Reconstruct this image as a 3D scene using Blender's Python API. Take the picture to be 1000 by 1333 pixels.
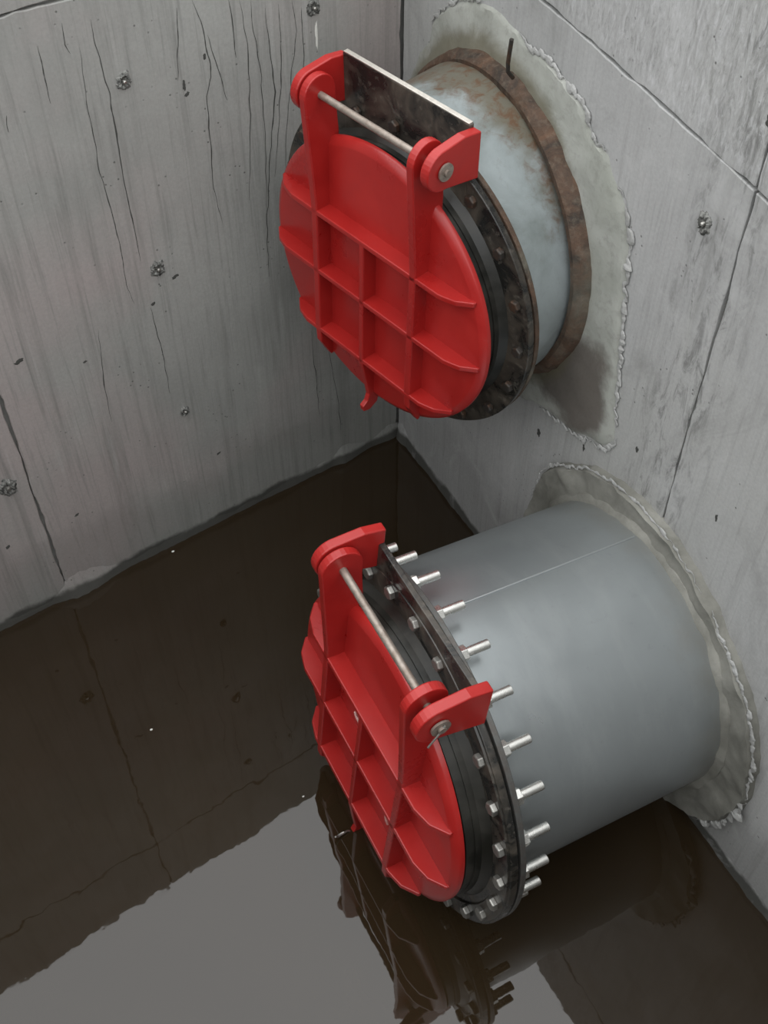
import bpy, math, random
from mathutils import Vector, Matrix, noise as mnoise

# ------------------------------------------------------------------ scene, camera, light
for o in list(bpy.data.objects):
    bpy.data.objects.remove(o, do_unlink=True)
scene = bpy.context.scene
col = scene.collection
R_ = random.Random(7)

F_PX = 1419.73
cam_d = bpy.data.cameras.new('camera')
cam_d.sensor_width = 36.0
cam_d.sensor_fit = 'VERTICAL'
cam_d.sensor_height = 36.0
cam_d.lens = F_PX / 1333.0 * 36.0
cam_d.clip_start = 0.02
cam = bpy.data.objects.new('camera', cam_d)
col.objects.link(cam)
rt = Vector((0.8875, -0.4609, -0.0002)).normalized()
fw = Vector((0.3085, 0.5945, -0.7426)).normalized()
up = rt.cross(fw).normalized()
rt = fw.cross(up).normalized()
cam.matrix_world = Matrix(((rt.x, up.x, -fw.x, -1.0824), (rt.y, up.y, -fw.y, -1.9997),
                           (rt.z, up.z, -fw.z, 2.1792), (0, 0, 0, 1)))
scene.camera = cam

world = bpy.data.worlds.new('overcast_sky')
scene.world = world
world.use_nodes = True
wn = world.node_tree
wn.nodes.clear()
w_out = wn.nodes.new('ShaderNodeOutputWorld')
w_bg = wn.nodes.new('ShaderNodeBackground')
w_bg.inputs['Color'].default_value = (0.97, 0.99, 1.0, 1)
w_bg.inputs['Strength'].default_value = 1.9
# overcast sky: luminance rises smoothly from the horizon to the zenith
w_tc = wn.nodes.new('ShaderNodeTexCoord'); w_sep = wn.nodes.new('ShaderNodeSeparateXYZ')
w_mr = wn.nodes.new('ShaderNodeMapRange')
w_mr.inputs[1].default_value = 0.0; w_mr.inputs[2].default_value = 1.0
w_mr.inputs[3].default_value = 0.85; w_mr.inputs[4].default_value = 2.45
wn.links.new(w_tc.outputs['Generated'], w_sep.inputs[0]); wn.links.new(w_sep.outputs[2], w_mr.inputs[0])
wn.links.new(w_mr.outputs[0], w_bg.inputs['Strength'])
wn.links.new(w_bg.outputs[0], w_out.inputs[0])

sun_d = bpy.data.lights.new('veiled_sun', 'SUN')
sun_d.energy = 0.25
sun_d.angle = math.radians(70)
sun_d.color = (1.0, 0.98, 0.95)
sun = bpy.data.objects.new('veiled_sun', sun_d)
col.objects.link(sun)
sun.rotation_euler = Vector((0.6, 0.35, -1.0)).to_track_quat('-Z', 'Y').to_euler()

vs = scene.view_settings
vs.view_transform = 'Standard'
vs.look = 'None'
vs.gamma = 1.0
vs.use_curve_mapping = False
vs.exposure = 0.25

# ------------------------------------------------------------------ helpers
def tag(o, label=None, cat=None, group=None, kind=None):
    if label: o['label'] = label
    if cat: o['category'] = cat
    if group: o['group'] = group
    if kind: o['kind'] = kind
    return o


def empty(name, mat=None):
    o = bpy.data.objects.new(name, None)
    col.objects.link(o)
    o.empty_display_size = 0.05
    if mat is not None:
        o.matrix_world = mat
    return o


class MB:
    """collects shapes for one mesh object"""
    def __init__(self):
        self.v = []; self.f = []

    def add(self, vs_, fs):
        n = len(self.v)
        self.v += [tuple(a) for a in vs_]
        self.f += [tuple(n + i for i in f) for f in fs]
        return self

    def box(self, lo, hi):
        x0, y0, z0 = lo; x1, y1, z1 = hi
        return self.add([(x0, y0, z0), (x1, y0, z0), (x1, y1, z0), (x0, y1, z0),
                         (x0, y0, z1), (x1, y0, z1), (x1, y1, z1), (x0, y1, z1)],
                        [(0, 3, 2, 1), (4, 5, 6, 7), (0, 1, 5, 4), (1, 2, 6, 5), (2, 3, 7, 6), (3, 0, 4, 7)])

    def prism(self, poly, axis, a0, a1):
        """poly in the plane of the two other axes (axis 0: (y,z), 1: (x,z), 2: (x,y))"""
        def P(q, a):
            if axis == 0: return (a, q[0], q[1])
            if axis == 1: return (q[0], a, q[1])
            return (q[0], q[1], a)
        n = len(poly)
        ar = sum(poly[i][0] * poly[(i + 1) % n][1] - poly[(i + 1) % n][0] * poly[i][1] for i in range(n))
        if (ar < 0) != (axis == 1):
            poly = poly[::-1]
        vs_ = [P(q, a0) for q in poly] + [P(q, a1) for q in poly]
        fs = [tuple(range(n - 1, -1, -1)), tuple(range(n, 2 * n))]
        fs += [(i, (i + 1) % n, n + (i + 1) % n, n + i) for i in range(n)]
        return self.add(vs_, fs)

    def lathe(self, prof, seg=96, cx=0.0, cy=0.0, closed=True, off=0.0):
        """profile [(r, z)] around the z axis; closed joins last to first"""
        m = len(prof); vs_ = []; fs = []
        for k in range(seg):
            a = 2 * math.pi * k / seg + off
            for r, z in prof:
                vs_.append((cx + r * math.sin(a), cy + r * math.cos(a), z))
        for k in range(seg):
            k2 = (k + 1) % seg
            for i in range(m if closed else m - 1):
                j = (i + 1) % m
                fs.append((k * m + i, k * m + j, k2 * m + j, k2 * m + i))
        if not closed:
            if prof[0][0] > 1e-6: fs.append(tuple(k * m for k in range(seg)))
            if prof[-1][0] > 1e-6: fs.append(tuple(k * m + m - 1 for k in reversed(range(seg))))
        return self.add(vs_, fs)

    def tube(self, path, r, seg=10, cap=True):
        pts = [Vector(q) for q in path]
        rr = r if isinstance(r, (list, tuple)) else [r] * len(pts)
        rings = []; prev = None
        for i, q in enumerate(pts):
            t = (pts[min(i + 1, len(pts) - 1)] - pts[max(i - 1, 0)]).normalized()
            if prev is None:
                a = Vector((0, 0, 1)) if abs(t.z) < .9 else Vector((1, 0, 0))
                n = t.cross(a).normalized()
            else:
                n = (prev - t * prev.dot(t)).normalized()
            prev = n; b = t.cross(n)
            rings.append([q + (n * math.cos(2 * math.pi * k / seg) + b * math.sin(2 * math.pi * k / seg)) * rr[i] for k in range(seg)])
        vs_ = [v for ring in rings for v in ring]; fs = []
        for i in range(len(rings) - 1):
            for k in range(seg):
                k2 = (k + 1) % seg
                fs.append((i * seg + k, i * seg + k2, (i + 1) * seg + k2, (i + 1) * seg + k))
        if cap:
            fs.append(tuple(reversed(range(seg)))); fs.append(tuple((len(rings) - 1) * seg + k for k in range(seg)))
        return self.add(vs_, fs)

    def build(self, name, mat, parent=None, k=1.0, bevel=0.0, smooth=False, segs=2, loc=None):
        me = bpy.data.meshes.new(name)
        me.from_pydata([(x * k, y * k, z * k) for x, y, z in self.v], [], self.f)
        me.validate()
        import bmesh
        bm = bmesh.new(); bm.from_mesh(me)
        bmesh.ops.remove_doubles(bm, verts=bm.verts, dist=1e-6)
        bmesh.ops.recalc_face_normals(bm, faces=bm.faces)
        bm.to_mesh(me); bm.free()
        me.materials.append(mat)
        o = bpy.data.objects.new(name, me)
        col.objects.link(o)
        if parent is not None:
            o.parent = parent
        if loc is not None:
            o.location = loc
        if bevel:
            b = o.modifiers.new('bevel', 'BEVEL'); b.width = bevel * k; b.segments = segs
            b.limit_method = 'ANGLE'; b.angle_limit = math.radians(35); b.harden_normals = False
        if smooth:
            for p in me.polygons: p.use_smooth = True
            try:
                me.set_sharp_from_angle(angle=math.radians(38))
            except Exception:
                pass
        return o


# ------------------------------------------------------------------ materials
class NT:
    def __init__(self, name):
        self.m = bpy.data.materials.new(name); self.m.use_nodes = True
        self.t = self.m.node_tree
        self.b = self.t.nodes['Principled BSDF']
        self.co = self.t.nodes.new('ShaderNodeTexCoord').outputs['Object']

    def n(self, typ, **kw):
        nd = self.t.nodes.new(typ)
        for k, v in kw.items(): setattr(nd, k, v)
        return nd

    def L(self, a, b): self.t.links.new(a, b)

    def put(self, sock, val):
        if hasattr(val, 'is_linked') or hasattr(val, 'links'): self.L(val, sock)
        else: sock.default_value = val

    def mapping(self, scale=(1, 1, 1), loc=(0, 0, 0), co=None):
        m = self.n('ShaderNodeMapping'); m.inputs['Scale'].default_value = scale; m.inputs['Location'].default_value = loc
        self.L(co or self.co, m.inputs['Vector']); return m.outputs[0]

    def noise(self, scale, detail=4, rough=.55, dist=0, vec=None):
        nd = self.n('ShaderNodeTexNoise'); nd.inputs['Scale'].default_value = scale
        nd.inputs['Detail'].default_value = detail; nd.inputs['Roughness'].default_value = rough
        nd.inputs['Distortion'].default_value = dist
        self.L(vec or self.co, nd.inputs['Vector']); return nd.outputs['Fac']

    def vor(self, scale, vec=None, feat='F1'):
        nd = self.n('ShaderNodeTexVoronoi', feature=feat); nd.inputs['Scale'].default_value = scale
        self.L(vec or self.co, nd.inputs['Vector']); return nd.outputs['Distance']

    def rng(self, x, a, b, c=0., d=1., smooth=False):
        nd = self.n('ShaderNodeMapRange'); nd.interpolation_type = 'SMOOTHSTEP' if smooth else 'LINEAR'
        self.L(x, nd.inputs[0])
        for i, v in enumerate((a, b, c, d)): nd.inputs[1 + i].default_value = v
        return nd.outputs[0]

    def math(self, op, a, b=0., c=None):
        nd = self.n('ShaderNodeMath', operation=op)
        self.put(nd.inputs[0], a); self.put(nd.inputs[1], b)
        if c is not None: self.put(nd.inputs[2], c)
        return nd.outputs[0]

    def mix(self, f, a, b, mode='MIX'):
        nd = self.n('ShaderNodeMix', data_type='RGBA', blend_type=mode)
        self.put(nd.inputs['Factor'], f)
        for s, v in ((nd.inputs[6], a), (nd.inputs[7], b)):
            if isinstance(v, tuple): s.default_value = (*v, 1) if len(v) == 3 else v
            else: self.L(v, s)
        return nd.outputs[2]

    def xyz(self, co=None):
        nd = self.n('ShaderNodeSeparateXYZ'); self.L(co or self.co, nd.inputs[0]); return nd.outputs

    def bump(self, h, strength=.3, dist=.002, prev=None):
        nd = self.n('ShaderNodeBump'); nd.inputs['Strength'].default_value = strength; nd.inputs['Distance'].default_value = dist
        self.L(h, nd.inputs['Height'])
        if prev is not None: self.L(prev, nd.inputs['Normal'])
        return nd.outputs[0]

    def done(self, color=None, rough=None, normal=None, metal=None, **kw):
        b = self.b
        if color is not None:
            if isinstance(color, tuple): b.inputs['Base Color'].default_value = (*color, 1)
            else: self.L(color, b.inputs['Base Color'])
        if rough is not None: self.put(b.inputs['Roughness'], rough)
        if metal is not None: self.put(b.inputs['Metallic'], metal)
        if normal is not None: self.L(normal, b.inputs['Normal'])
        for k, v in kw.items(): b.inputs[k].default_value = v
        return self.m


def concrete(name, dark, light, warm, streak=1.0, rough_patch=0.0, along='x'):
    """board formed concrete; the object's coordinates are world metres"""
    t = NT(name)
    big = t.noise(1.7, 5, .6, .4)
    mid = t.noise(7, 6, .65, .3)
    c = t.mix(t.rng(big, .3, .7), dark, light)
    c = t.mix(t.rng(mid, .35, .75, 0, .35), c, tuple(v * .72 for v in light))
    tint = t.noise(2.3, 3, .5, 0, t.mapping(loc=(4.2, 1.3, 7.7)))
    c = t.mix(t.rng(tint, .45, .65, 0, .7), c, warm)
    # run down streaks
    sv = t.mapping(scale=(26, 26, 1.1))
    st = t.noise(1.0, 6, .65, .25, sv)
    c = t.mix(t.rng(st, .50, .76, 0, .50 * streak, True), c, (.11, .11, .10))
    fine = t.noise(1.0, 5, .7, .4, t.mapping(scale=(95, 95, 3.5)))
    c = t.mix(t.rng(fine, .52, .70, 0, .50 * streak), c, (.15, .15, .14))
    pale = t.noise(1.0, 4, .6, .3, t.mapping(scale=(40, 40, 2.5), loc=(3, 9, 2)))
    c = t.mix(t.rng(pale, .60, .8, 0, .35), c, (.52, .52, .50))
    # pits
    pv = t.vor(55, t.mapping(loc=(1, 2, 3)))
    gate_ = t.noise(9, 2, .5)
    pits = t.math('MULTIPLY', t.rng(pv, .07, .13, 1, 0), t.rng(gate_, .55, .62))
    c = t.mix(t.math('MULTIPLY', pits, .7), c, (.05, .05, .045))
    grain = t.noise(160, 3, .6)
    c = t.mix(t.rng(grain, .3, .75, 0, .22), c, (.13, .13, .125))
    # wet grime at the water's edge, ragged
    z = t.xyz()[2]
    edge = t.noise(6, 5, .6)
    top = t.math('MULTIPLY_ADD', edge, .07, -.012)
    wet = t.rng(t.math('SUBTRACT', z, top), -.004, .012, 1, 0, True)
    c = t.mix(t.math('MULTIPLY', wet, .92), c, (.018, .017, .013))
    damp = t.rng(t.math('SUBTRACT', z, t.math('MULTIPLY', edge, .35)), -.02, .1, 1, 0, True)
    c = t.mix(t.math('MULTIPLY', damp, .25), c, (.10, .10, .09))
    if rough_patch:
        # honeycombing and scuffs along the vertical joint and over the lower patch
        yy = t.xyz()[1]
        dj = t.math('ABSOLUTE', t.math('ADD', yy, 1.01))
        sc = t.noise(1.0, 6, .75, .8, t.mapping(scale=(30, 42, 11)))
        msk = t.math('MULTIPLY', t.rng(dj, .03, .13, 1, 0, True), t.rng(sc, .50, .64))
        c = t.mix(t.math('MULTIPLY', msk, .7), c, (.12, .12, .115))
        cloud = t.noise(3.2, 6, .7, 1.0, t.mapping(loc=(2, 5, 1)))
        c = t.mix(t.rng(cloud, .55, .72, 0, .5), c, (.20, .20, .19))
        c = t.mix(t.rng(cloud, .45, .30, 0, .5), c, (.50, .50, .495))
        # rough scabbled top lift
        y = t.xyz()[1]
        lift = t.math('MULTIPLY_ADD', t.math('ADD', y, .5), .1009, 1.4045)
        msk = t.rng(t.math('SUBTRACT', z, lift), 0, .02)
        rp = t.noise(1.0, 6, .75, 1.2, t.mapping(scale=(60, 95, 30)))
        c = t.mix(t.math('MULTIPLY', msk, t.rng(rp, .5, .66, 0, .55)), c, (.56, .56, .57))
        c = t.mix(t.math('MULTIPLY', msk, t.rng(rp, .46, .36, 0, .4)), c, (.13, .13, .12))
    h = t.math('ADD', t.math('MULTIPLY', mid, .6), t.math('MULTIPLY', st, .5))
    h = t.math('ADD', h, t.math('MULTIPLY', grain, .12))
    h = t.math('SUBTRACT', h, pits)
    nrm = t.bump(h, .35, .006)
    return t.done(c, t.rng(mid, .3, .7, .62, .85), nrm)


MAT = {}
MAT['conc_left'] = concrete('concrete_left', (.25, .25, .235), (.36, .36, .34), (.37, .315, .305), 1.0)
MAT['conc_right'] = concrete('concrete_right', (.34, .34, .335), (.47, .47, .465), (.40, .40, .385), .55, 1.0)
MAT['conc_plain'] = concrete('concrete_plain', (.24, .24, .23), (.34, .34, .32), (.33, .31, .3), .6)


def mat_joint():
    t = NT('joint_concrete')
    n = t.noise(40, 5, .6)
    return t.done(t.mix(n, (.10, .10, .095), (.24, .24, .225)), .9, t.bump(n, .6, .004))
MAT['joint'] = mat_joint()
t_ = NT('broken_socket'); n_ = t_.noise(110, 4, .7)
MAT['tie_hole'] = t_.done(t_.mix(t_.rng(n_, .38, .62), (.035, .035, .032), (.24, .24, .225)), .9, t_.bump(n_, .6, .003))


def mat_mortar(name, a, b, stain_shade=False):
    t = NT(name)
    n = t.noise(6, 6, .65, .5); f = t.noise(55, 5, .7)
    c = t.mix(t.rng(n, .3, .7), a, b)
    c = t.mix(t.rng(f, .5, .8, 0, .5), c, (.14, .135, .12))
    if stain_shade:
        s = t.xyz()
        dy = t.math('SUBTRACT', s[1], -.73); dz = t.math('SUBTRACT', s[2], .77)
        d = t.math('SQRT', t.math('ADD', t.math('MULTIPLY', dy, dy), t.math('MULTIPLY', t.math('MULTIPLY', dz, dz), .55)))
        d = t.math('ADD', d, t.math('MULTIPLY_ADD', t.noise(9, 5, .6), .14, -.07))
        c = t.mix(t.rng(d, .075, .12, .8, 0, True), c, (.075, .055, .045))  # rust blotch low on the patch, with the recess's shade painted into it
        # brown run off close to the pipe
        dy = t.math('SUBTRACT', s[1], -.379); dz = t.math('SUBTRACT', s[2], .935)
        d = t.math('SQRT', t.math('ADD', t.math('MULTIPLY', dy, dy), t.math('MULTIPLY', dz, dz)))
        d = t.math('ADD', d, t.math('MULTIPLY_ADD', n, .08, -.04))
        c = t.mix(t.rng(d, .335, .37, .75, 0, True), c, (.13, .115, .07))
    h = t.math('ADD', n, t.math('MULTIPLY', f, .35))
    return t.done(c, .82, t.bump(h, .5, .006))
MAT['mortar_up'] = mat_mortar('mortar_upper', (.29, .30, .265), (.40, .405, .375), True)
MAT['mortar_low'] = mat_mortar('mortar_lower', (.12, .118, .10), (.29, .285, .255))
MAT['chip'] = mat_mortar('chipped_mortar', (.25, .25, .24), (.45, .45, .44))


def mat_red():
    t = NT('red_paint')
    n = t.noise(9, 5, .6, .3); f = t.noise(70, 4, .7)
    c = t.mix(t.rng(n, .3, .7), (.30, .012, .011), (.385, .019, .016))
    c = t.mix(t.rng(f, .62, .8, 0, .25), c, (.42, .12, .11))
    return t.done(c, t.rng(n, .3, .7, .24, .40), t.bump(t.noise(30, 3), .06, .002))
MAT['red'] = mat_red()


def mat_black():
    t = NT('black_rubberised_iron')
    n = t.noise(12, 6, .65, .6, t.mapping(scale=(1, 1, .6))); f = t.noise(60, 4, .7)
    c = t.mix(t.rng(n, .42, .66), (.013, .013, .012), (.085, .071, .056))
    c = t.mix(t.rng(f, .56, .74, 0, .5), c, (.17, .15, .125))
    return t.done(c, t.rng(n, .3, .7, .16, .5), t.bump(n, .3, .004))
MAT['black'] = mat_black()


def mat_rubber():
    t = NT('black_rubber')
    n = t.noise(14, 5, .6, .4)
    c = t.mix(t.rng(n, .4, .8), (.012, .012, .010), (.05, .047, .04))
    return t.done(c, t.rng(n, .3, .7, .3, .55), t.bump(n, .2, .003))
MAT['rubber'] = mat_rubber()


def mat_steel(name, col_, rough, rust=0.):
    t = NT(name)
    n = t.noise(90, 4, .6)
    c = t.mix(t.rng(n, .4, .75, 0, .6), col_, tuple(v * .55 for v in col_))
    if rust:
        c = t.mix(t.rng(t.noise(40, 5, .7), .45, .6, 0, rust), c, (.10, .045, .02))
    return t.done(c, t.rng(n, .3, .7, rough, rough + .15), None, .9 if not rust else .5)
MAT['zinc'] = mat_steel('zinc_plated_steel', (.74, .73, .69), .22)
MAT['zinc_dull'] = mat_steel('dull_zinc_bolt', (.42, .41, .38), .38)
MAT['pin'] = mat_steel('worn_pin_steel', (.34, .29, .25), .32, .35)
MAT['old_bolt'] = mat_steel('rusty_dark_bolt', (.05, .045, .04), .45, .6)
MAT['bare'] = mat_steel('bare_plate_edge', (.66, .62, .56), .35)
MAT['grey_flange'] = mat_steel('dark_grey_flange', (.12, .12, .115), .35, .2)


def mat_lowpipe():
    t = NT('grey_painted_pipe')
    n = t.noise(2.2, 5, .6, .4); s = t.noise(1, 5, .65, .3, t.mapping(scale=(4, 4, 14)))
    f = t.noise(60, 4, .7)
    c = t.mix(t.rng(n, .3, .7), (.27, .29, .295), (.34, .365, .37))
    c = t.mix(t.rng(s, .5, .8, 0, .35), c, (.44, .455, .455))
    c = t.mix(t.rng(f, .6, .8, 0, .25), c, (.19, .20, .20))
    # dried mud close to the flange and at the wall end
    z = t.xyz()[2]
    g = t.math('ADD', z, t.math('MULTIPLY_ADD', t.noise(9, 6, .7), .2, -.1))
    c = t.mix(t.rng(g, -.40, -.50, 0, .6, True), c, (.30, .295, .27))
    return t.done(c, t.rng(n, .3, .7, .26, .40), t.bump(t.noise(35, 3), .05, .002), .6)
MAT['lowpipe'] = mat_lowpipe()


def mat_uppipe():
    t = NT('weathered_blue_grey_pipe')
    n = t.noise(5, 6, .65, .8); f = t.noise(40, 5, .7, .5)
    c = t.mix(t.rng(n, .3, .7), (.20, .228, .222), (.36, .40, .41))
    c = t.mix(t.rng(f, .58, .75, 0, .5), c, (.20, .215, .20))
    z = t.xyz()[2]
    g = t.math('ADD', z, t.math('MULTIPLY_ADD', n, .17, -.085))
    c = t.mix(t.rng(g, -.10, -.17, 0, .9, True), c, (.14, .125, .09))
    ru = t.math('MULTIPLY', t.rng(g, -.10, -.15, 0, 1), t.rng(f, .47, .62))
    c = t.mix(t.math('MULTIPLY', ru, .8), c, (.13, .065, .033))
    g2 = t.math('ADD', z, t.math('MULTIPLY', n, -.06))
    c = t.mix(t.rng(g2, -.055, -.028, 0, .7, True), c, (.17, .085, .045))
    return t.done(c, t.rng(n, .3, .7, .32, .6), t.bump(f, .2, .003), .1)
MAT['uppipe'] = mat_uppipe()


def mat_rust():
    t = NT('brown_rust')
    n = t.noise(14, 6, .7, .8); f = t.noise(80, 5, .7)
    c = t.mix(t.rng(n, .35, .65), (.030, .022, .016), (.115, .062, .036))
    c = t.mix(t.rng(f, .5, .75, 0, .45), c, (.19, .155, .115))
    c = t.mix(t.rng(t.noise(4, 5, .65, .6), .50, .66, 0, .6), c, (.15, .145, .115))
    return t.done(c, .75, t.bump(t.math('ADD', n, f), .6, .004))
MAT['rust'] = mat_rust()


def mat_water():
    t = NT('murky_brown_water')
    n = t.noise(1.6, 4, .55, .3)
    c = t.mix(t.rng(n, .3, .7), (.0190, .0122, .0060), (.0260, .0172, .0090))
    h = t.math('ADD', t.noise(7, 2, .5, .3), t.math('MULTIPLY', t.noise(24, 2, .5), .16))
    return t.done(c, .02, t.bump(h, .045, .012), 0., IOR=1.55)
MAT['water'] = mat_water()
t_ = NT('ground_weld_seam'); MAT['seam'] = t_.done((.36, .38, .385), .38, None, .6)
t_ = NT('worn_red_casting'); MAT['worn_red'] = t_.done(t_.mix(t_.noise(120, 4), (.40, .04, .03), (.62, .50, .45)), .28)
t_ = NT('dark_crack'); MAT['crack'] = t_.done((.055, .055, .05), .95)
t_ = NT('white_scum'); MAT['scum'] = t_.done(t_.mix(t_.noise(200), (.55, .54, .5), (.75, .74, .7)), .6)
t_ = NT('earth'); MAT['earth'] = t_.done(t_.mix(t_.noise(6, 6), (.10, .085, .06), (.19, .165, .12)), .95)

# ------------------------------------------------------------------ setting
AA = 0.1404
TA = Vector((math.cos(AA), math.sin(AA), 0)); NA = Vector((math.sin(AA), -math.cos(AA), 0))
ZU = Vector((0, 0, 1))


def on_left(s, z, d=0.0):
    """point on the left wall: s metres along from the corner (negative), z up, d out of the wall"""
    return TA * s + ZU * z + NA * d


def on_right(y, z, d=0.0):
    return Vector((-d, y, z))


Z_BOT = -0.45
TOP_L, TOP_R = 1.76, 1.62
S_END, Y_END = -2.05, -2.55

def lift_z(y): return 1.4045 + 0.1009 * (y + .5)


def ragged(pts, step, amp, seed):
    """outline with extra points and a little wobble, so cast edges are not ruler straight"""
    out = []
    n = len(pts)
    for i in range(n):
        a = Vector(pts[i]).to_2d(); b = Vector(pts[(i + 1) % n]).to_2d()
        L = (b - a).length; m = max(1, int(L / step)); nr = Vector((-(b - a).y, (b - a).x)) / max(L, 1e-6)
        for k in range(m):
            q = a + (b - a) * (k / m)
            wob = 0 if k == 0 else amp * (mnoise.noise(Vector((q.x * 9, q.y * 9, seed))) + .7 * mnoise.noise(Vector((q.x * 47, q.y * 47, seed + 5))))
            out.append(tuple(q + nr * wob))
    return out


def panel(place, pts, parent, mat, seed, depth=0.012, amp=.0055):
    ol = ragged(pts, .02, amp, seed)
    n = len(ol); m = MB()
    front = [place(a, b, 0.0) for a, b in ol]; back = [place(a, b, -depth) for a, b in ol]
    m.add([tuple(v) for v in front + back], [tuple(range(n)), tuple(range(2 * n - 1, n - 1, -1))] + [(i, (i + 1) % n, n + (i + 1) % n, n + i) for i in range(n)])
    return m.build('concrete_panel', mat, parent, bevel=.0018, segs=1)


def slab(place, a0, a1, b0, b1, d0, d1):
    m = MB()
    vs_ = [place(a, b, d) for d in (d0, d1) for a, b in ((a0, b0), (a1, b0), (a1, b1), (a0, b1))]
    return m.add([tuple(v) for v in vs_], [(0, 3, 2, 1), (4, 5, 6, 7), (0, 1, 5, 4), (1, 2, 6, 5), (2, 3, 7, 6), (3, 0, 4, 7)])


wall_left = slab(on_left, S_END, .30, Z_BOT, TOP_L, -.26, -.010).build('wall_left', MAT['joint'])
tag(wall_left, 'board-marked grey concrete wall with form tie marks on the left', None, None, 'structure')
wall_right = slab(on_right, Y_END, .06, Z_BOT, TOP_R, -.26, -.010).build('wall_right', MAT['joint'])
tag(wall_right, 'pale grey concrete wall carrying both pipes on the right', None, None, 'structure')

G = .0024
JS = -1.020
for i, (s0, s1, z0, z1) in enumerate(((S_END, JS - G, Z_BOT, 1.398 - G), (JS + G, -.004, Z_BOT, 1.398 - G),
                                      (S_END, JS - G, 1.398 + G, TOP_L), (JS + G, -.004, 1.398 + G, TOP_L))):
    panel(on_left, [(s0, z0), (s1, z0), (s1, z1), (s0, z1)], wall_left, MAT['conc_left'], i * 3.1)
JY = -1.038
for i, (y0, y1, up_) in enumerate(((Y_END, JY - G, 0), (JY + G, -.003, 0), (Y_END, JY - G, 1), (JY + G, -.003, 1))):
    if up_:
        q = [(y0, lift_z(y0) + G), (y1, lift_z(y1) + G), (y1, TOP_R), (y0, TOP_R)]
    else:
        q = [(y0, Z_BOT), (y1, Z_BOT), (y1, lift_z(y1) - G), (y0, lift_z(y0) - G)]
    panel(on_right, q, wall_right, MAT['conc_right'], 20 + i * 3.1)

# unseen pit sides behind and beside the viewer, set close to darken the corner
wall_end = MB().box((S_END - .25, Y_END - .25, Z_BOT), (S_END, TA.y * S_END, 1.5)).build('wall_end', MAT['conc_plain'])
tag(wall_end, 'plain concrete wall closing the far left end of the pit', None, None, 'structure')
wall_near = MB().box((S_END, Y_END - .25, Z_BOT), (.26, Y_END, 1.5)).build('wall_near', MAT['conc_plain'])
tag(wall_near, 'plain concrete wall on the near side of the pit', None, None, 'structure')
ground = MB()
ground.box((-9, 0.40, 1.0), (9, 9, 1.46)).box((.27, -9, 1.0), (9, .40, 1.46))
ground.box((-9, -9, 1.0), (S_END - .26, .40, 1.46)).box((S_END - .26, -9, 1.0), (.27, Y_END - .26, 1.46))
tag(ground.build('ground', MAT['earth']), 'bare earth around the top of the concrete pit', None, None, 'structure')

water = MB().box((S_END, Y_END, -.40), (.0, .0, 0.0))
water = MB()
water.prism([(S_END, Y_END), (.005, Y_END), (.005, .005), tuple((TA * S_END).to_2d() + Vector((0, .005)))], 2, -.40, 0.0)
tag(water.build('water', MAT['water']), 'murky brown still water filling the bottom of the pit', 'water', None, 'stuff')

# form ties, pits and cracks of the left wall
def form_tie(place, a, b, parent, r, seed, nub=True):
    """ragged socket left by a form tie: broken lip, dark hollow, cut steel end"""
    m = MB(); n = 40; rings = [(0.0, .0012), (.35, .0010), (.62, .0030), (.85, .0052), (1.05, .0024), (1.35, -.0012)]
    vs_ = []
    for q, h in rings:
        for k in range(n):
            t = 2 * math.pi * k / n
            e = Vector((math.cos(t), math.sin(t), 0))
            wob = 1 + .38 * mnoise.noise(e * 1.6 + Vector((seed, q, 0))) + .25 * mnoise.noise(e * 4.5 + Vector((0, seed, q * 2)))
            hh = h * (1 + 1.1 * mnoise.noise(e * 3.7 + Vector((seed, 0, 5))))
            vs_.append(tuple(place(a + r * q * wob * math.cos(t), b + 1.15 * r * q * wob * math.sin(t), hh)))
    fs = []
    for i in range(len(rings) - 1):
        for k in range(n):
            fs.append((i * n + k, i * n + (k + 1) % n, (i + 1) * n + (k + 1) % n, (i + 1) * n + k))
    o = m.add(vs_, fs).build('form_tie', MAT['tie_hole'], parent, smooth=True)
    if nub:
        c0 = place(a, b, -.002); c1 = place(a + .001, b - .001, .0055); c2 = place(a + .0015, b - .001, .0075)
        MB().tube([c0, c1, c2], [r * .34, r * .34, r * .2], 12).build('steel_stub', MAT['zinc_dull'], o, smooth=True)
    return o

for s, z, r, nb in ((-.631, .825, .0135, 1), (-.630, 1.233, .012, 1), (-.629, .421, .010, 1), (-1.069, .427, .017, 1), (-.217, 1.262, .012, 1)):
    form_tie(on_left, s, z, wall_left, r, s * 9 + z, nb)
form_tie(on_right, -.962, 1.253, wall_right, .012, 3.3, True)
def pit(place, a, b, ra, rb, parent, seed, mat):
    n = 22; vs_ = []
    for q, h in ((1.0, .0003), (.6, .0007)):
        for k in range(n):
            t = 2 * math.pi * k / n; e = Vector((math.cos(t), math.sin(t), seed))
            w_ = q * (1 + .5 * mnoise.noise(e * 1.9) + .3 * mnoise.noise(e * 5))
            vs_.append(tuple(place(a + ra * w_ * math.cos(t), b + rb * w_ * math.sin(t) + .25 * ra * math.cos(t), h)))
    fs = [tuple(range(n, 2 * n))] + [(k, (k + 1) % n, n + (k + 1) % n, n + k) for k in range(n)]
    return MB().add(vs_, fs).build('pit', mat, parent)

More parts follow.
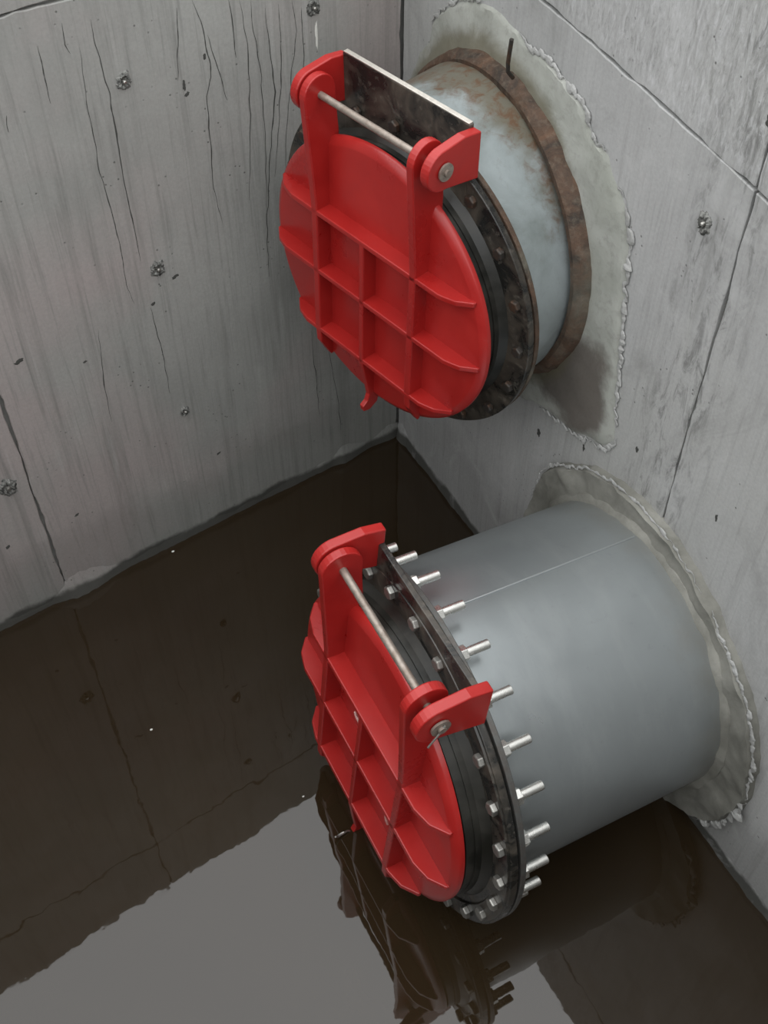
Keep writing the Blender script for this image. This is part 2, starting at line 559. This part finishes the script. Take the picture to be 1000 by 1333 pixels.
for i, (s, z, ra, rb) in enumerate(((-.961, .736, .011, .005), (-1.115, .256, .005, .005), (-.943, .256, .006, .004), (-.512, 1.190, .003, .010), (-.508, 1.172, .006, .004),
                                    (-.462, 1.232, .003, .006), (-.595, .79, .008, .004), (-.83, .67, .005, .003), (-.56, .24, .006, .003), (-.655, .745, .005, .004))):
    pit(on_left, s, z, ra, rb, wall_left, i * 3.7, MAT['crack'])
for i, (y, z, ra, rb) in enumerate(((-.935, .752, .004, .007), (-1.155, .78, .003, .008), (-.64, .545, .006, .010), (-.79, .63, .004, .008), (-1.03, 1.45, .006, .010))):
    pit(on_right, y, z, ra, rb, wall_right, 50 + i * 2.9, MAT['crack'])
# lime run below the topmost tie
pit(on_left, -.213, 1.208, .003, .026, wall_left, 71.0, MAT['scum']).name = 'lime_run'

CRACKS_L = [
    [(-0.668, 1.354), (-0.669, 1.321), (-0.662, 1.228), (-0.662, 1.154), (-0.666, 1.035), (-0.664, 0.931), (-0.664, 0.857)],
    [(-0.698, 1.315), (-0.706, 1.22), (-0.707, 1.145), (-0.71, 1.075), (-0.703, 0.981), (-0.701, 0.891), (-0.704, 0.817), (-0.696, 0.764)],
    [(-0.662, 0.739), (-0.659, 0.654), (-0.655, 0.586), (-0.657, 0.491)],
    [(-0.473, 1.339), (-0.46, 1.297), (-0.456, 1.257), (-0.453, 1.19), (-0.468, 1.156), (-0.473, 1.053), (-0.479, 0.96), (-0.468, 0.871)],
    [(-0.451, 1.27), (-0.439, 1.209), (-0.425, 1.135)], [(-0.399, 1.321), (-0.395, 1.27), (-0.397, 1.212)],
    [(-0.771, 1.335), (-0.771, 1.281), (-0.771, 1.232)], [(-0.785, 0.734), (-0.802, 0.593), (-0.807, 0.481)],
    [(-0.352, 1.309), (-0.353, 1.252), (-0.346, 1.19), (-0.346, 1.062), (-0.36, 0.853)],
    [(-0.324, 1.288), (-0.322, 1.214), (-0.317, 1.119), (-0.339, 0.992), (-0.363, 0.835), (-0.37, 0.696)],
    [(-0.264, 1.288), (-0.258, 1.227), (-0.274, 1.155), (-0.3, 1.014), (-0.311, 0.873)],
    [(-0.245, 1.269), (-0.243, 1.193), (-0.251, 1.116)], [(-0.295, 1.288), (-0.296, 1.192), (-0.309, 1.084), (-0.333, 0.936)],
    [(-0.72, 1.361), (-0.723, 1.325), (-0.716, 1.307)], [(-0.853, 1.235), (-0.857, 1.205)],
    [(-0.505, 1.333), (-0.512, 1.265), (-0.525, 1.203)], [(-0.376, 1.315), (-0.369, 1.227), (-0.377, 1.089), (-0.399, 0.904)],
    [(-0.225, 0.451), (-0.199, 0.232), (-0.193, 0.116)], [(-0.268, 0.495), (-0.262, 0.318), (-0.258, 0.209)]]


def crack(place, pts, parent, width, seed):
    # a hairline crack: a thin ragged dark sliver flush with the face
    P = []
    for i in range(len(pts) - 1):
        for k in range(8):
            f = k / 8; P.append((pts[i][0] * (1 - f) + pts[i + 1][0] * f, pts[i][1] * (1 - f) + pts[i + 1][1] * f))
    P.append(pts[-1]); n = len(P); vs_ = []
    for i, (a, b) in enumerate(P):
        wv = mnoise.noise(Vector((seed, b * 30, 0))) * .0035
        e = math.sin(math.pi * min(1, (i + .3) / n)) ** .5
        h = width * e * (.45 + .55 * abs(mnoise.noise(Vector((seed, b * 60, 3)))) * 2) / 2
        vs_ += [tuple(place(a + wv - h, b, .0004)), tuple(place(a + wv + h, b, .0004))]
    return MB().add(vs_, [(2 * i, 2 * i + 1, 2 * i + 3, 2 * i + 2) for i in range(n - 1)]).build('crack', MAT['crack'], parent)

for i, c in enumerate(CRACKS_L):
    crack(on_left, c, wall_left, .0035 if i in (0, 3, 9) else .0024, i * 2.7)


# uneven mortar run along the foot of both walls
def wall_foot(place, a0, a1, parent, mat, seed, lumps):
    n = int(abs(a1 - a0) / .008); vs_ = []; fs = []; m = 7
    for i in range(n + 1):
        a = a0 + (a1 - a0) * i / n
        big = .010 + .010 * mnoise.noise(Vector((a * 5, seed, 0))) + .006 * mnoise.noise(Vector((a * 21, seed, 1))) + .003 * mnoise.noise(Vector((a * 70, seed, 2)))
        for c, wd, hh in lumps:
            big += hh * math.exp(-((a - c) / wd) ** 2)
        big = max(big, .0015)
        for k in range(m):
            t = k / (m - 1)
            d = big * (1 - t) ** 1.6 + .0012 * mnoise.noise(Vector((a * 60, t * 5, seed)))
            vs_.append(tuple(place(a, -.03 + t * (.035 + big * 2.2), d if k < m - 1 else -.002)))
    for i in range(n):
        for k in range(m - 1):
            fs.append((i * m + k, i * m + k + 1, (i + 1) * m + k + 1, (i + 1) * m + k))
    return MB().add(vs_, fs).build('mortar_foot', mat, parent, smooth=True)

wall_foot(on_left, S_END, 0, wall_left, MAT['conc_left'], 2.0, ((-.99, .05, .022), (-.93, .03, .010), (-.18, .04, .018), (-.03, .03, .015)))
wall_foot(on_right, -1.6, 0, wall_right, MAT['conc_right'], 6.0, ((-.03, .03, .015), (-.12, .06, .008)))

# mortar patches round both pipes
def mortar_patch(cy, cz, r0, outline, mat, seed, h_in, h_out, lump, white):
    """raised ring of mortar from the pipe out to a ragged edge"""
    pol = sorted((math.atan2(b - cz, -(a - cy)), math.hypot(a - cy, b - cz)) for a, b in outline)
    def rad(t):
        n = len(pol)
        for i in range(n):
            t0, q0 = pol[i]; t1, q1 = pol[(i + 1) % n]
            if i == n - 1: t1 += 2 * math.pi
            tt = t if t >= t0 else t + 2 * math.pi
            if t0 <= tt <= t1: return q0 + (q1 - q0) * (tt - t0) / max(1e-6, t1 - t0)
        return pol[0][1]
    N, Rn = 180, 14; vs_ = []; fs = []; ridge = []
    for k in range(N):
        t = -math.pi + 2 * math.pi * k / N
        ro = rad(t) * (1 + .018 * mnoise.noise(Vector((math.cos(t) * 9, math.sin(t) * 9, seed))) + .010 * mnoise.noise(Vector((math.cos(t) * 31, math.sin(t) * 31, seed))))
        ro = max(ro, r0 + .02)
        for i in range(Rn):
            f = i / (Rn - 1)
            r = r0 - .012 + (ro - r0 + .012) * f
            y = cy - r * math.cos(t); z = cz + r * math.sin(t)
            h = h_in * (1 - f) + h_out * f + lump * mnoise.noise(Vector((y * 14, z * 14, seed))) + lump * .5 * mnoise.noise(Vector((y * 40, z * 40, seed)))
            if i == Rn - 1: h = -.004
            vs_.append((-max(h, .0015) if i < Rn - 1 else .004, y, z))
        ridge.append((t, ro))
    for k in range(N):
        k2 = (k + 1) % N
        for i in range(Rn - 1):
            fs.append((k * Rn + i, k * Rn + i + 1, k2 * Rn + i + 1, k2 * Rn + i))
    o = MB().add(vs_, fs).build('mortar_patch', mat, wall_right, smooth=True)
    for j, (ta, tb, rr) in enumerate(white):
        path = []; rads = []
        m = max(8, int((tb - ta) / .009))
        for i in range(m + 1):
            t = ta + (tb - ta) * i / m
            q = min(ridge, key=lambda e: abs(e[0] - t))[1] + .007 * mnoise.noise(Vector((t * 22, seed, j)))
            path.append((-max(.001, h_out * .8), cy - q * math.cos(t), cz + q * math.sin(t)))
            g = .55 + 1.0 * mnoise.noise(Vector((t * 17, seed, 4 + j))) + .5 * mnoise.noise(Vector((t * 60, seed, 9 + j)))
            rads.append(rr * max(.06, g) * min(1, .2 + 6 * min(i, m - i) / m))
        mb = MB().tube(path, rads, 8)
        mb.v = [(path[0][0] + (x - path[0][0]) * .45 + .0016 * mnoise.noise(Vector((y * 90, z * 90, seed))), y + .002 * mnoise.noise(Vector((y * 110, z * 110, 3 + seed))), z) for x, y, z in mb.v]
        mb.build('mortar_ridge', MAT['chip'], o, smooth=False)
    return o

UP_OUT = [(-.115, 1.191), (-.131, 1.242), (-.226, 1.308), (-.332, 1.34), (-.405, 1.335), (-.463, 1.318), (-.536, 1.315), (-.595, 1.307), (-.646, 1.283),
          (-.676, 1.25), (-.723, 1.239), (-.769, 1.2), (-.805, 1.148), (-.822, 1.098), (-.822, 1.035), (-.835, .961), (-.848, .881), (-.859, .815), (-.872, .718),
          (-.856, .683), (-.746, .641), (-.646, .62), (-.5, .57), (-.38, .56), (-.2, .6), (-.05, .75), (-.02, .93), (-.05, 1.1)]
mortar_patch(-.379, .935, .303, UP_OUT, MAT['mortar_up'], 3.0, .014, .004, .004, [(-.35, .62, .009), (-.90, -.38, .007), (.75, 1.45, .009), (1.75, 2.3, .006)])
LO_OUT = [(-.667, .20), (-.667, .383), (-.704, .503), (-.799, .593), (-.892, .645), (-1.034, .664), (-1.181, .627), (-1.294, .553), (-1.398, .443), (-1.43, .35),
          (-1.443, .24), (-1.41, .107), (-1.33, .03), (-1.25, -.03), (-1.04, -.09), (-.8, -.05)]
mortar_patch(-1.042, .289, .315, LO_OUT, MAT['mortar_low'], 8.0, .022, .024, .007, [(-.05, 1.05, .008), (1.15, 2.95, .0050), (-.62, -.06, .012)])
m = MB(); N = 140; vs_ = []; fs = []; prof = [(.310, .030), (.321, .029), (.331, .024), (.336, .012), (.338, .0)]
for k in range(N):
    a = 2 * math.pi * k / N
    for r, d in prof:
        e = Vector((math.cos(a), math.sin(a), 0))
        wb = .004 * mnoise.noise(e * 7 + Vector((0, 0, d * 30))) + .0025 * mnoise.noise(e * 24 + Vector((0, 0, d * 80)))
        vs_.append((-max(0, d + wb), -1.0425 - (r + wb) * math.sin(a), .2895 + (r + wb) * math.cos(a)))
for k in range(N):
    for i in range(len(prof) - 1):
        k2 = (k + 1) % N; n = len(prof)
        fs.append((k * n + i, k * n + i + 1, k2 * n + i + 1, k2 * n + i))
m.add(vs_, fs).build('grout_ring', MAT['mortar_low'], wall_right, smooth=True)
# bent tie wire over the upper pipe
MB().tube([(-.03, -.464, 1.268), (-.043, -.466, 1.283), (-.046, -.468, 1.300), (-.048, -.476, 1.345)], .0038, 8).build('tie_wire', MAT['old_bolt'], wall_right, smooth=True)


# ------------------------------------------------------------------ pipes and flap valves
def frame_matrix(O, u, v, w):
    u = Vector(u); w = Vector(w).normalized(); u = (u - w * u.dot(w)).normalized(); v = w.cross(u)
    return Matrix(((u.x, v.x, w.x, O[0]), (u.y, v.y, w.y, O[1]), (u.z, v.z, w.z, O[2]), (0, 0, 0, 1)))

M_LOW = frame_matrix((-.5135, -1.0449, .3201), (.003, -.9992, -.0392), None, (-.9982, -.0054, .0601))
M_UP = frame_matrix((-.2166, -.4399, .9225), (.2723, -.9606, -.0558), None, (-.9614, -.2693, -.0568))
K_UP = .889


def pipe(matrix, radius, length, kf, mat, mat_fl, label, upper):
    root = empty('steel_pipe', matrix)
    tag(root, label, 'pipe')
    MB().lathe([(radius, .004), (radius, -length), (radius - .012, -length), (radius - .012, .004)], 160).build('shell', mat, root, smooth=True)
    RF = .378 * kf
    MB().lathe([(RF, .0), (RF, .011 * kf), (radius - .01, .011 * kf), (radius - .01, .0)], 128).build('flange', mat_fl, root, bevel=.0015, smooth=True)
    # weld bead where flange meets shell
    prof = [(radius - .002, -.010), (radius + .005, -.006), (radius + .010, .001), (radius - .002, .001)]
    MB().lathe(prof, 96).build('weld', mat_fl if upper else mat, root, smooth=True)
    return root

low_pipe = pipe(M_LOW, .315, .56, 1.0, MAT['lowpipe'], MAT['grey_flange'], 'long smooth grey steel pipe low over the water in the right wall', False)
th = math.radians(-7.0)
MB().tube([(.3155 * math.sin(th), .3155 * math.cos(th), z) for z in (-.02, -.2, -.35, -.46)], .0022, 8).build('seam', MAT['seam'], low_pipe, smooth=True)
up_pipe = pipe(M_UP, .3028, .34, K_UP, MAT['uppipe'], MAT['rust'], 'short weathered blue-grey pipe with rusty rim high on the right wall', True)
# rusted collar of the upper pipe lying against the wall, square to the wall
Minv = M_UP.inverted()
m = MB(); N = 120; vs_ = []; fs = []
prof = [(.300, .012), (.305, .034), (.318, .036), (.329, .028), (.334, .010), (.334, -.004)]
for k in range(N):
    a = 2 * math.pi * k / N
    for r, d in prof:
        wb = .0035 * mnoise.noise(Vector((math.cos(a) * 6, math.sin(a) * 6, d * 40))) + .002 * mnoise.noise(Vector((math.cos(a) * 25, math.sin(a) * 25, d * 90)))
        r2 = r + wb
        q = Minv @ Vector((-d - wb, -.400 - r2 * 1.03 * math.sin(a), .946 + r2 * .945 * math.cos(a)))
        vs_.append(tuple(q))
for k in range(N):
    for i in range(len(prof) - 1):
        k2 = (k + 1) % N; n = len(prof)
        fs.append((k * n + i, k * n + i + 1, k2 * n + i + 1, k2 * n + i))
m.add(vs_, fs).build('collar', MAT['rust'], up_pipe, smooth=True)


def arc(cy, cz, r, a0, a1, n):
    return [(cy + r * math.cos(a0 + (a1 - a0) * i / n), cz + r * math.sin(a0 + (a1 - a0) * i / n)) for i in range(n + 1)]


RD = .327          # flap disc radius
WF = .090          # flap face
WR = .1275         # rib fronts
AR = .1527         # arms at +-AR
HV, HW = .3950, .1130
RIBS = (.1330, -.0210, -.1915)


def flap_valve(matrix, k, tilt, nb, off, label, upper):
    root = empty('flap_valve', matrix)
    tag(root, label, 'flap valve')
    B = MAT['black']
    # body: round flange with a square topped plate, seat ring
    body = MB().lathe([(.378, .016), (.378, .031), (.29, .031), (.29, .016)], 128)
    o = body.build('body_flange', B, root, k, bevel=.002, smooth=True)
    PT = .442 if upper else .400
    pl = MB().prism([(-.162, .20), (.179, .20), (.179, PT), (-.162, PT)], 2, .0205, .0325).build('back_plate', B, root, k, bevel=.002)
    if upper:
        MB().box((-.160, PT - .0005, .0210), (.177, PT + .0025, .0320)).build('worn_edge', MAT['bare'], pl, k, bevel=.001)
    MB().lathe([(.366, .0105), (.366, .0165), (.30, .0165), (.30, .0105)], 96).build('gasket', MAT['rubber'], root, k)
    seat = MB().lathe([(.322, .030), (.314, .040), (.309, .046), (.309, .058), (.285, .058), (.285, .030)], 128).build('seat_ring', MAT['rubber'], root, k, smooth=True)
    MB().lathe([(.305, .0575), (.305, .0745), (.28, .0745), (.28, .0575)], 128).build('rubber_seal', MAT['rubber'], root, k, smooth=True)
    # clamp ring under the bolt heads
    if not upper:
        MB().lathe([(.374, .0305), (.372, .0345), (.338, .0355), (.335, .0305)], 128).build('clamp_ring', B, root, k, smooth=True)
    # lugs
    lug_poly = [(.338, .0325), (.450, .0325), (.4535, .060)] + arc(HV - .002, HW, .047, math.radians(8), math.radians(182), 20)[0:] + [(.342, .075)]
    lug_poly = [(.335, .0200), (.434, .0200), (.441, .062), (.439, .088)] + [(HV + .042 * math.cos(a), HW + .042 * math.sin(a)) for a in [math.radians(d) for d in range(12, 190, 11)]]
    for a0, a1 in ((-.180, -.160), (.177, .198)):
        MB().prism(lug_poly, 0, a0, a1).build('hinge_lug', MAT['red'], root, k, bevel=.003, segs=3)
    # flap
    RD, WF, WR = (.327, .096, .1330) if upper else (.308, .094, .1300)
    Mt = Matrix.Translation((0, HV * k, HW * k)) @ Matrix.Rotation(-tilt, 4, 'X') @ Matrix.Translation((0, -HV * k, -HW * k))
    disc = MB().lathe([(.0001, WF), (RD - .018, WF), (RD - .014, WF - .001), (RD - .002, WF - .008), (RD, WF - .011), (RD, WF - .019), (.0001, WF - .019)], 144, closed=False)
    flap = disc.build('flap', MAT['red'], root, k, smooth=True)
    flap.matrix_local = Mt
    z0 = WF - .004
    for v in RIBS:
        L = math.sqrt(RD * RD - v * v) - .010
        taper = [(0, z0 + .007), (.012, z0 + .016), (.03, z0 + .030), (.052, WR - .004), (.068, WR)]
        poly = [(-L, z0)] + [(-L + a, w) for a, w in taper] + [(L - a, w) for a, w in reversed(taper)] + [(L, z0)]
        MB().prism(poly, 1, v - .006, v + .006).build('rib', MAT['red'], flap, k, bevel=.0022)
    vb = -math.sqrt(RD * RD - AR * AR)
    arm = [(vb + .004, z0), (vb + .002, .100), (-.23, WR - .003), (-.18, WR), (.15, WR)]
    arm += [(HV + .040 * math.cos(a), HW + .040 * math.sin(a)) for a in [math.radians(d) for d in range(100, -96, -12)]]
    arm += [(.37, .073), (.30, .066), (.27, .066), (.26, z0)]
    for a0, a1 in ((-.156, -.138), (.140, .158)):
        MB().prism(arm, 0, a0, a1).build('hinge_arm', MAT['red'], flap, k, bevel=.0025)
    # middle rib ends below the disc in a toe
    mid = [(RIBS[0], z0), (RIBS[0], WR), (-.20, WR), (-.27, .118), (-.312, .110), (-.330, .116), (-.340, .130), (-.357, .127), (-.363, .108), (-.350, .084), (-.318, .074), (-.30, z0)]
    MB().prism(mid, 0, -.0065, .0065).build('middle_rib', MAT['red'], flap, k, bevel=.002)
    # hinge pin
    pin = MB().tube([(-.182, HV, HW), (.209, HV, HW)], .0072, 16).build('hinge_pin', MAT['pin'], root, k, smooth=True)
    MB().lathe([(.0075, .200), (.0175, .200), (.0175, .204), (.0075, .204)], 28).build('washer', MAT['pin'], pin, k).matrix_local = \
        Matrix.Translation((0, HV * k, HW * k)) @ Matrix.Rotation(math.radians(90), 4, 'Y')
    if not upper:
        MB().tube([(.206, HV + .010, HW - .004), (.208, HV - .006, HW + .006), (.208, HV - .022, HW + .016), (.208, HV - .034, HW + .022)], .0018, 8).build('split_pin', MAT['zinc'], pin, k, smooth=True)
    # bolts
    RB = .354
    for i in range(nb):
        a = math.radians(off) + 2 * math.pi * i / nb
        x, y = RB * math.sin(a), RB * math.cos(a)
        if y < -.30 and not upper and False:
            continue
        bm_ = MAT['old_bolt'] if upper else MAT['zinc_dull']
        b = MB().tube([(x, y, -.060 if not upper else -.004), (x, y, .038)], .0088, 14).build('stud', MAT['zinc'] if not upper else bm_, root, k, bevel=.001, smooth=True)
        MB().lathe([(.0001, .0345), (.0135, .0345), (.0135, .0435), (.011, .0455), (.0001, .0455)], 6, x, y, closed=False, off=a + .3 * (i % 3)).build('bolt_head', bm_, b, k, bevel=.0012)
        if not upper:
            MB().lathe([(.008, .0005), (.0155, .0005), (.0155, -.0155), (.008, -.0155)], 6, x, y, off=a + .25 * (i % 4)).build('nut', MAT['zinc'], b, k, bevel=.001)
    return root, flap

def casting_mark(flap, k, strokes):
    for u0, v0, u1, v1 in strokes:
        MB().tube([(u0, v0, WF + .0005), ((u0 + u1) / 2, (v0 + v1) / 2 + .002, WF + .002), (u1, v1, WF + .0005)], .0028, 8).build('casting_mark', MAT['worn_red'], flap, k, smooth=True)

lv, lflap = flap_valve(M_LOW, 1.0, .0131, 26, 11.8, 'red ribbed flap valve with shiny nuts, low on the long grey pipe', False)
uv, uflap = flap_valve(M_UP, K_UP, .0308, 20, -1.8, 'red ribbed flap valve high up on the short rusty pipe', True)

MB().tube([(.0, -.335 + .013 * math.cos(a), .135 + .016 * math.sin(a)) for a in [math.radians(d) for d in range(0, 331, 22)]] + [(.004, -.322, .150), (.006, -.312, .158)], .0022, 8).build('wire_eye', MAT['zinc_dull'], lflap, smooth=True)
WF = .094
casting_mark(lflap, 1.0, [(a, b - .030, c, d - .030) for a, b, c, d in ((-.090, .085, -.076, .090), (-.076, .090, -.073, .074), (-.082, .062, -.056, .065), (-.070, .078, -.067, .050), (-.076, .048, -.054, .038), (-.056, .058, -.052, .032))])
casting_mark(lflap, 1.0, [(.055, -.105, .062, -.122), (.062, -.100, .070, -.118), (.080, -.135, .092, -.150)])

# ------------------------------------------------------------------ specks floating on the water
SPECKS = [(-.956, -.604, .0035, 'tiny white speck floating alone in the brown water at left'),
          (-.729, -.125, .004, 'tiny white speck floating beside the left wall foot'),
          (-.718, -.915, .0028, 'tiny white speck floating where the sky reflection begins')]
for i, (x, y, r, lb) in enumerate(SPECKS):
    n = 9; vs_ = []
    for h, q in ((.0, .9), (.0012, 1.), (.0022, .5)):
        vs_ += [(x + r * q * math.cos(2 * math.pi * k / n) * (1 + .4 * mnoise.noise(Vector((k * 1.7, i, 0)))), y + r * q * .7 * math.sin(2 * math.pi * k / n), h) for k in range(n)]
    fs = [tuple(range(n)), tuple(range(2 * n, 3 * n))] + [(a * n + k, a * n + (k + 1) % n, (a + 1) * n + (k + 1) % n, (a + 1) * n + k) for a in (0, 1) for k in range(n)]
    tag(MB().add(vs_, fs).build('scum_speck', MAT['scum'], smooth=True), lb, 'speck', 'white specks on the water')
